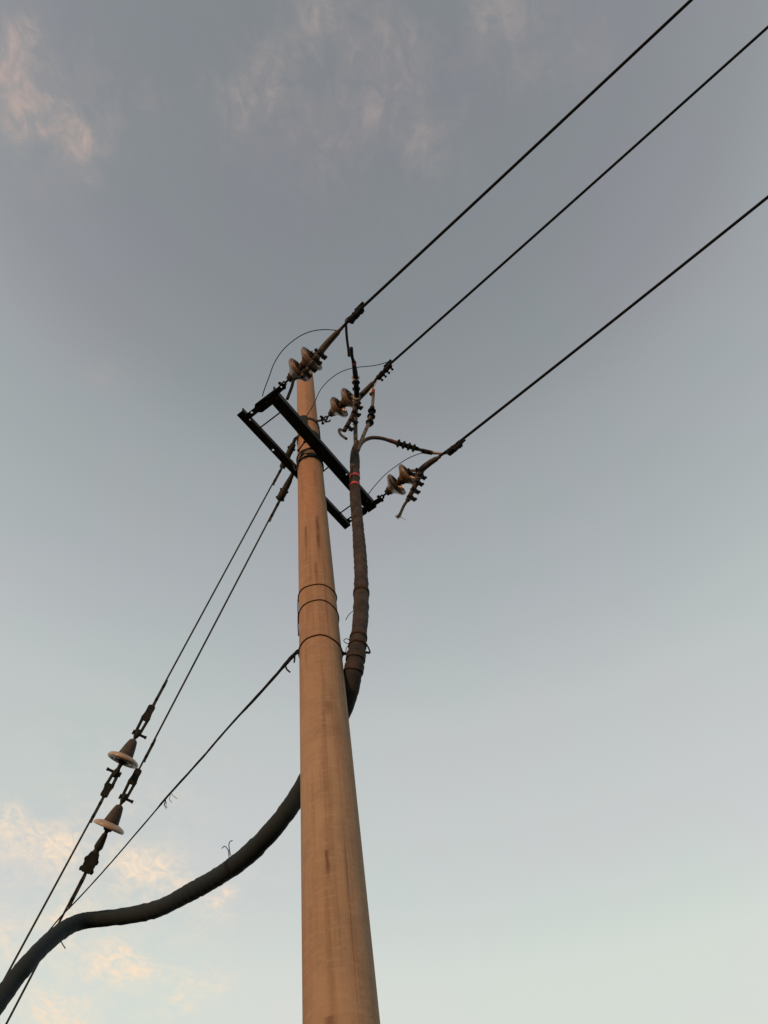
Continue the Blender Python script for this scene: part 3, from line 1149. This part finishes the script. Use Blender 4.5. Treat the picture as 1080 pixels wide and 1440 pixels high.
def guy_clamp(label, a, b, flip):
    """wedge clamp from a (wire side) to b (pin side)"""
    t = thing('guy_clamp', label, 'clamp', a, 'wedge clamps on the stay wires')
    d_ = (b - a).normalized()
    L_ = (b - a).length
    sv = d_.cross(a - CAM).normalized()        # across, as the clamp hangs
    th = sv.cross(d_)
    # wedge body
    bm_ = bmesh.new()
    w0, w1 = .024, .036
    vs = []
    for x, wd_ in ((0, w0 * .9), (L_ * .06, w0 * 1.25), (L_ * .25, w0 * 1.15), (L_ * .45, w1), (L_ * .52, w1 * .7)):
        vs.append([bm_.verts.new(a + d_ * x + sv * (sx * wd_) + th * (sy * .018)) for sx, sy in ((-1, -1), (1, -1), (1, 1), (-1, 1))])
    for p_, q_ in zip(vs, vs[1:]):
        for k in range(4):
            bm_.faces.new((p_[k], p_[(k + 1) % 4], q_[(k + 1) % 4], q_[k]))
    bm_.faces.new(vs[0][::-1])
    bm_.faces.new(vs[-1])
    bmesh.ops.bevel(bm_, geom=bm_.edges[:], offset=.004, segments=2, affect='EDGES')
    obj('wedge_body', bm_, M['steel2'], t)
    for s in (-1, 1):
        bm_ = tube(bmesh.new(), [a + d_ * (L_ * .40) + sv * s * .024, a + d_ * (L_ * .55) + sv * s * .021, a + d_ * (L_ * .97) + sv * s * .017], [.014, .0125, .0125], 8)
        obj('fork_arm', bm_, M['steel2'], t)
    bm_ = bmesh.new()
    k_ = -1 if flip else 1
    lathe(bm_, [(-.040, .019), (-.026, .019), (-.025, .011), (.062, .010), (.064, .013), (.078, .012)], b - d_ * .010, sv * (1 if not flip else 1), 8)
    lathe(bm_, [(-.045, .012), (-.03, .024), (.006, .024), (.022, .016), (.034, .011)], b, d_, 12)
    obj('pin_bolt', bm_, M['steel2'], t)
    return t


def guy_insulator(label, c, d_):
    """c: centre of the disc, d_: down the stay"""
    t = thing('guy_insulator', label, 'insulator', c, 'disc insulators in the stay wires')
    bm_ = lathe(bmesh.new(), [(-.185, .010), (-.1505, .011), (-.147, .022), (-.138, .031), (-.120, .037), (-.085, .046), (-.040, .055), (-.012, .061), (0.0, .058)], c, d_, 26)
    obj('iron_cap', bm_, M['gcap'], t)
    bm_ = lathe(bmesh.new(), [(-.016, .05), (-.012, .07), (-.004, .095), (.004, .114), (.012, .122), (.020, .126), (.030, .124), (.035, .118), (.032, .104), (.024, .098), (.022, .080), (.034, .074), (.034, .068), (.022, .062), (.020, .03)], c, d_, 44)
    obj('insulator_disc', bm_, M['gporcelain'], t)
    bm_ = lathe(bmesh.new(), [(0, .036), (.028, .040), (.05, .030), (.054, .016), (.10, .014), (.104, .022), (.125, .020)], c, d_, 16)
    obj('pin', bm_, M['steel2'], t)
    return t


dA, dB = GA[1], GB[1]
# stay A
A0 = gp(GA, 397, 655)
band_a = thing('stay_fitting', 'dark eye clamp at the left edge of the pole between the two crossarm beams', 'fitting', surf(-.9, zfront(612), 0))
zA = zfront(606)
band('hoop', band_a, zA, .05, .007, M['steel2'])
q0 = surf(-.9, zA, .01)
bm = bmesh.new()
qa = at(411, 628, 7.75)
qb = at(398, 655, 7.68)
dq = (qb - qa).normalized()
sq_ = dq.cross(ray(405, 640)).normalized()
obj('upper_link', tube(bmesh.new(), [q0, at(415, 617, 7.75), qa], [.012, .016, .018], 9), M['steel2'], band_a)
tube(bm, smoothpath([qa - dq * .03, qa + dq * .04, qa.lerp(qb, .6), qb + dq * .02], 5), [.026, .034, .030, .036, .03], 10)
obj('clamp_body', bm, M['steel2'], band_a)
for f in (.1, .75):
    bm = bmesh.new()
    hexbolt(bm, qa.lerp(qb, f), sq_, .084, .008, .014)
    obj('bolt', bm, M['steel2'], band_a)


def wire_thing(name, label, pts, r, mat_, cat='stay wire', group='stay wires running down to the left', extras=()):
    t = thing(name, label, cat, pts[0], group)
    obj('strand', tube(bmesh.new(), pts, r, 8), M[mat_], t)
    for a, b, off in extras:
        d_ = (b - a).normalized()
        sv = d_.cross(a - CAM).normalized()
        obj('doubled_end', tube(bmesh.new(), [a + sv * off * .6, a.lerp(b, .15) + sv * off, a.lerp(b, .85) + sv * off, b + sv * off * 1.3], r * 1.0, 7), M[mat_], t)
        n_ = max(2, int((b - a).length / .10))
        for k in range(n_):
            c = a.lerp(b, (k + .5) / n_) + sv * off * .5
            obj('binding', tube(bmesh.new(), [c - d_ * .012, c, c + d_ * .012], [abs(off) * .5 + r * 1.15] * 3, 8), M['wire'], t)
    return t


g1, g2, g3, g4 = gp(GA, 214, 992), gp(GA, 191, 1033), gp(GA, 166, 1086), gp(GA, 146, 1121)
wire_thing('stay_wire', 'long left stay wire from behind the rear beam down to the upper disc insulator', [A0, gp(GA, 385, 678), gp(GA, 300, 834), g1], .0078, 'galv',
           extras=[(gp(GA, 396, 657), gp(GA, 384, 682), .011), (gp(GA, 233, 955), g1, .009)])
guy_clamp('forked wedge clamp just above the upper disc insulator', g1, g2, False)
guy_insulator('cream disc insulator with grey cone cap on the left stay wire, the upper of two', gp(GA, 174.5, 1065), (dA))
guy_clamp('forked wedge clamp just below the upper disc insulator', g4, g3, True)
gend = gp(GA, 0, 1389)
gl = gend + dA * ((gend.z) / -dA.z + .3)
wire_thing('stay_wire', 'lower left stay wire from the upper insulator out of the left edge of the picture', [g4, gp(GA, 40, 1315), gend, gl], .0078, 'galv',
           extras=[(g4, gp(GA, 127, 1157), .008)])
# stay B
b0 = at(416, 657, 7.52)
b1_, b2_ = gp(GB, 407, 676), gp(GB, 394, 702)
zB = zfront(668)
fit = thing('stay_fitting', 'dark wedge clamp hanging from the rear beam against the left edge of the pole', 'fitting', b1_)
sv = (b2_ - b1_).normalized().cross(b1_ - CAM).normalized()
obj('upper_link', tube(bmesh.new(), [b0, b0.lerp(b1_, .6), b1_], [.016, .020, .026], 9), M['steel2'], fit)
dd2 = (b2_ - b1_).normalized()
bm = bmesh.new()
tube(bm, [b1_, b1_.lerp(b2_, .3), b1_.lerp(b2_, .55), b1_.lerp(b2_, .6), b2_, b2_ + dd2 * .012], [.028, .031, .031, .038, .036, .026], 12)
obj('clamp_body', bm, M['steel2'], fit)
for f in (.55, .98):
    bm = bmesh.new()
    hexbolt(bm, b1_.lerp(b2_, f), sv, .088, .008, .014)
    obj('bolt', bm, M['steel2'], fit)
h1, h2, h3, h4 = gp(GB, 193, 1080), gp(GB, 171, 1123), gp(GB, 145, 1178), gp(GB, 117, 1226)
wire_thing('stay_wire', 'long right stay wire from the pole clamp down to the lower disc insulator', [b2_, gp(GB, 385, 719), gp(GB, 290, 893), h1], .0082, 'galv',
           extras=[(b2_, gp(GB, 378, 733), .010), (gp(GB, 214, 1037), gp(GB, 198, 1070), .008)])
guy_clamp('forked wedge clamp just above the lower disc insulator', h1, h2, False)
guy_insulator('cream disc insulator with grey cone cap on the right stay wire, the lower of two', gp(GB, 152.5, 1158), (dB))
lowc = thing('guy_clamp', 'chunky dark clamp below the lower disc insulator, broad at its foot', 'clamp', h3, 'wedge clamps on the stay wires')
dl = (h4 - h3).normalized()
svl = dl.cross(h3 - CAM).normalized()
obj('clamp_neck', tube(bmesh.new(), [h3 - dl * .03, h3 + dl * .03, h3.lerp(h4, .28), h3.lerp(h4, .36), h3.lerp(h4, .45)], [.020, .030, .034, .022, .030], 12), M['steel2'], lowc)
bm = bmesh.new()
vs = []
L_ = (h4 - h3).length
for x, wd_ in ((.42, .032), (.60, .046), (.66, .052), (.72, .046), (.95, .044), (1.0, .034)):
    vs.append([bm.verts.new(h3 + dl * (x * L_) + svl * (sx * wd_) + svl.cross(dl) * (sy * .024)) for sx, sy in ((-1, -1), (1, -1), (1, 1), (-1, 1))])
for p_, q_ in zip(vs, vs[1:]):
    for k in range(4):
        bm.faces.new((p_[k], p_[(k + 1) % 4], q_[(k + 1) % 4], q_[k]))
bm.faces.new(vs[0][::-1])
bm.faces.new(vs[-1])
bmesh.ops.bevel(bm, geom=bm.edges[:], offset=.005, segments=2, affect='EDGES')
obj('wedge_body', bm, M['steel2'], lowc)
for f in (.66, .93):
    bm = bmesh.new()
    hexbolt(bm, h3.lerp(h4, f), svl, .112, .009, .018)
    obj('bolt', bm, M['steel2'], lowc)
hend = gp(GB, 30, 1400)
hl = hend + dB * (hend.z / -dB.z + .3)
wire_thing('stay_wire', 'lower right stay wire crossing behind the bend of the thick cable', [h4, gp(GB, 78, 1300), hend, hl], .0082, 'galv',
           extras=[(h4, gp(GB, 91, 1275), .013)])

# ------------------------------------------------------------------ messenger rope tied to the pole
ZR = zfront(893)
rpts = [surf(-.97, ZR - .02, .012), at(405, 930, 5.12), at(370, 970, 5.14), at(322, 1022, 5.16), at(285, 1065, 5.17), at(240, 1115, 5.18), at(200, 1162, 5.25), at(150, 1220, 5.4), at(110, 1264, 5.55), at(84, 1291, 5.66),
        at(40, 1343, 5.75), at(0, 1384, 5.8)]
e = rpts[-1]
d = (rpts[-1] - rpts[-2]).normalized()
pr = smoothpath(rpts, 6) + [e + d * 4 - Z * .3, e + d * 9 - Z * 1.4, e + d * 14 + Z * (-.1 - (e + d * 14).z)]
rad_ = []
for i, p in enumerate(pr):
    x = proj(p)[0]
    rad_.append(.013 if x > 400 else .0095 if x > 345 else .0072 if x > 225 else .005)
rope = thing('support_rope', 'dark sagging support rope from the lower band on the pole down to the cable bend', 'rope', rpts[0])
obj('strand', tube(bmesh.new(), pr, rad_, 7, wob=.12), M['rope'], rope)
for (x, y, sgn) in ((402, 936, 1), (238, 1117, 1), (234, 1120, -1), (416, 922, 1)):
    i = min(range(len(pr)), key=lambda k: (proj(pr[k])[0] - x) ** 2 + (proj(pr[k])[1] - y) ** 2)
    p = pr[i]
    big = x > 350
    bm = bmesh.new()
    for k in range(1 if big else 3):
        q = p + V((random.uniform(-.03, .03) * 1, 0, -random.uniform(.03, .06) * (1 if y != 1046 and y != 1024 else .3)))
        q2 = q + V((random.uniform(-.02, .03), .01, -.02))
        tube(bm, [p, q, q2], .006 if big else .0018, 5)
    obj('loose_strand', bm, M['rope'], rope)

# ------------------------------------------------------------------ binding wires round the shaft
for y, tl, lb in ((822, -.02, 'thin rusty wire hoop round the pole, highest of the three loops'), (844, .03, 'thin rusty wire hoop round the pole, middle one of the three loops')):
    z_ = zfront(y)
    t = thing('binding_wire', lb, 'wire', V((PX, PY, z_)), 'rusty wire loops round the pole')
    bm = bmesh.new()
    pts_ = []
    for k in range(65):
        a = 2 * math.pi * k / 64
        dv = TOCAM * math.cos(a) + SIDE * math.sin(a)
        zz_ = z_ - tl * (1 - math.cos(a)) - .012 * math.sin(a) + .004 * math.sin(5 * a)
        pts_.append(PC + dv * (prad(zz_) + .0035) + Z * zz_)
    tube(bm, pts_, .0042, 6, caps=False)
    obj('loop', bm, M['rust'], t)
    a0 = surf(-.995, z_ - .06, .006)
    obj('wire_end', tb([surf(-.99, z_ - .005, .006), surf(-1, z_ - .10, .006), surf(-.985, z_ - .23, .004)], .004, 6, smooth=4), M['rust'], t)
z_ = ZR
t = thing('binding_wire', 'rusty wire loop tying the cable and the rope to the pole, lowest loop', 'wire', V((PX, PY, z_)), 'rusty wire loops round the pole')
pts_ = []
for k in range(65):
    a = 2 * math.pi * k / 64
    dv = TOCAM * math.cos(a) + SIDE * math.sin(a)
    zz_ = z_ - .035 * (math.sin(a) if math.sin(a) > 0 else 0) + .002 * math.sin(7 * a)
    pts_.append(PC + dv * (prad(zz_) + .004) + Z * zz_)
obj('loop', tube(bmesh.new(), pts_, .0045, 6, caps=False), M['rust'], t)
dC = 5.02
obj('tie', tb([surf(.97, z_ - .05, .006), at(486, 920, 5.03), at(493, 918, 4.96), at(503, 915, 4.93), at(513, 918, 4.94), at(520, 918, 4.98), at(519, 913, 5.0), at(515, 905, 5.03)], .005, 6, smooth=5), M['rust'], t)
obj('knot', tb([at(483, 921, 5.05), at(485, 919, 5.02), at(488, 921, 5.0)], [.006, .011, .006], 7, smooth=3), M['rust'], t)
lp = [(494, 903), (491, 905), (486, 904), (483.5, 901), (485.5, 898.5), (490, 899), (492, 903), (490, 907), (487, 912), (486.5, 918), (488, 926), (487, 936), (485.5, 944)]
obj('wire_curl', tb([at(x, y, 5.02) for x, y in lp], .0028, 6, smooth=5), M['galv'], t)
obj('wire_end', tb([at(513, 917, 4.95), at(520, 918, 4.97)], .008, 6, smooth=3), M['tape'], t)

# loose tie ends standing off the cable
ties = [([(498, 858, 5.34), (491, 864, 5.3), (486, 872, 5.28)], 'thin wire end poking left from the cable above the lowest loop', .0026),
        ([(322, 1205, 4.72), (321, 1196, 4.70), (316, 1190, 4.69), (312, 1193, 4.69)], 'thin wire end curling up from the cable, the hooked left one of a pair', .0028),
        ([(324, 1203, 4.72), (322, 1190, 4.70), (323, 1184, 4.69), (327, 1182, 4.69)], 'thin wire end sticking up from the cable, the straighter right one of a pair', .0028),
        ([(84, 1319, 5.35), (87, 1326, 5.33), (92, 1334, 5.33)], 'thin wire end dangling under the cable bend', .0034)]
for pts_, lb, r_ in ties:
    P_ = [at(*q) for q in pts_]
    tag(obj('tie_wire', tb(P_, r_, 6, smooth=6), M['rope'], loc=P_[0]), lb, 'wire', 'loose ends of tie wire on the cable')

for o in list(bpy.data.objects):
    if o.name.startswith('tmp'):
        bpy.data.objects.remove(o)
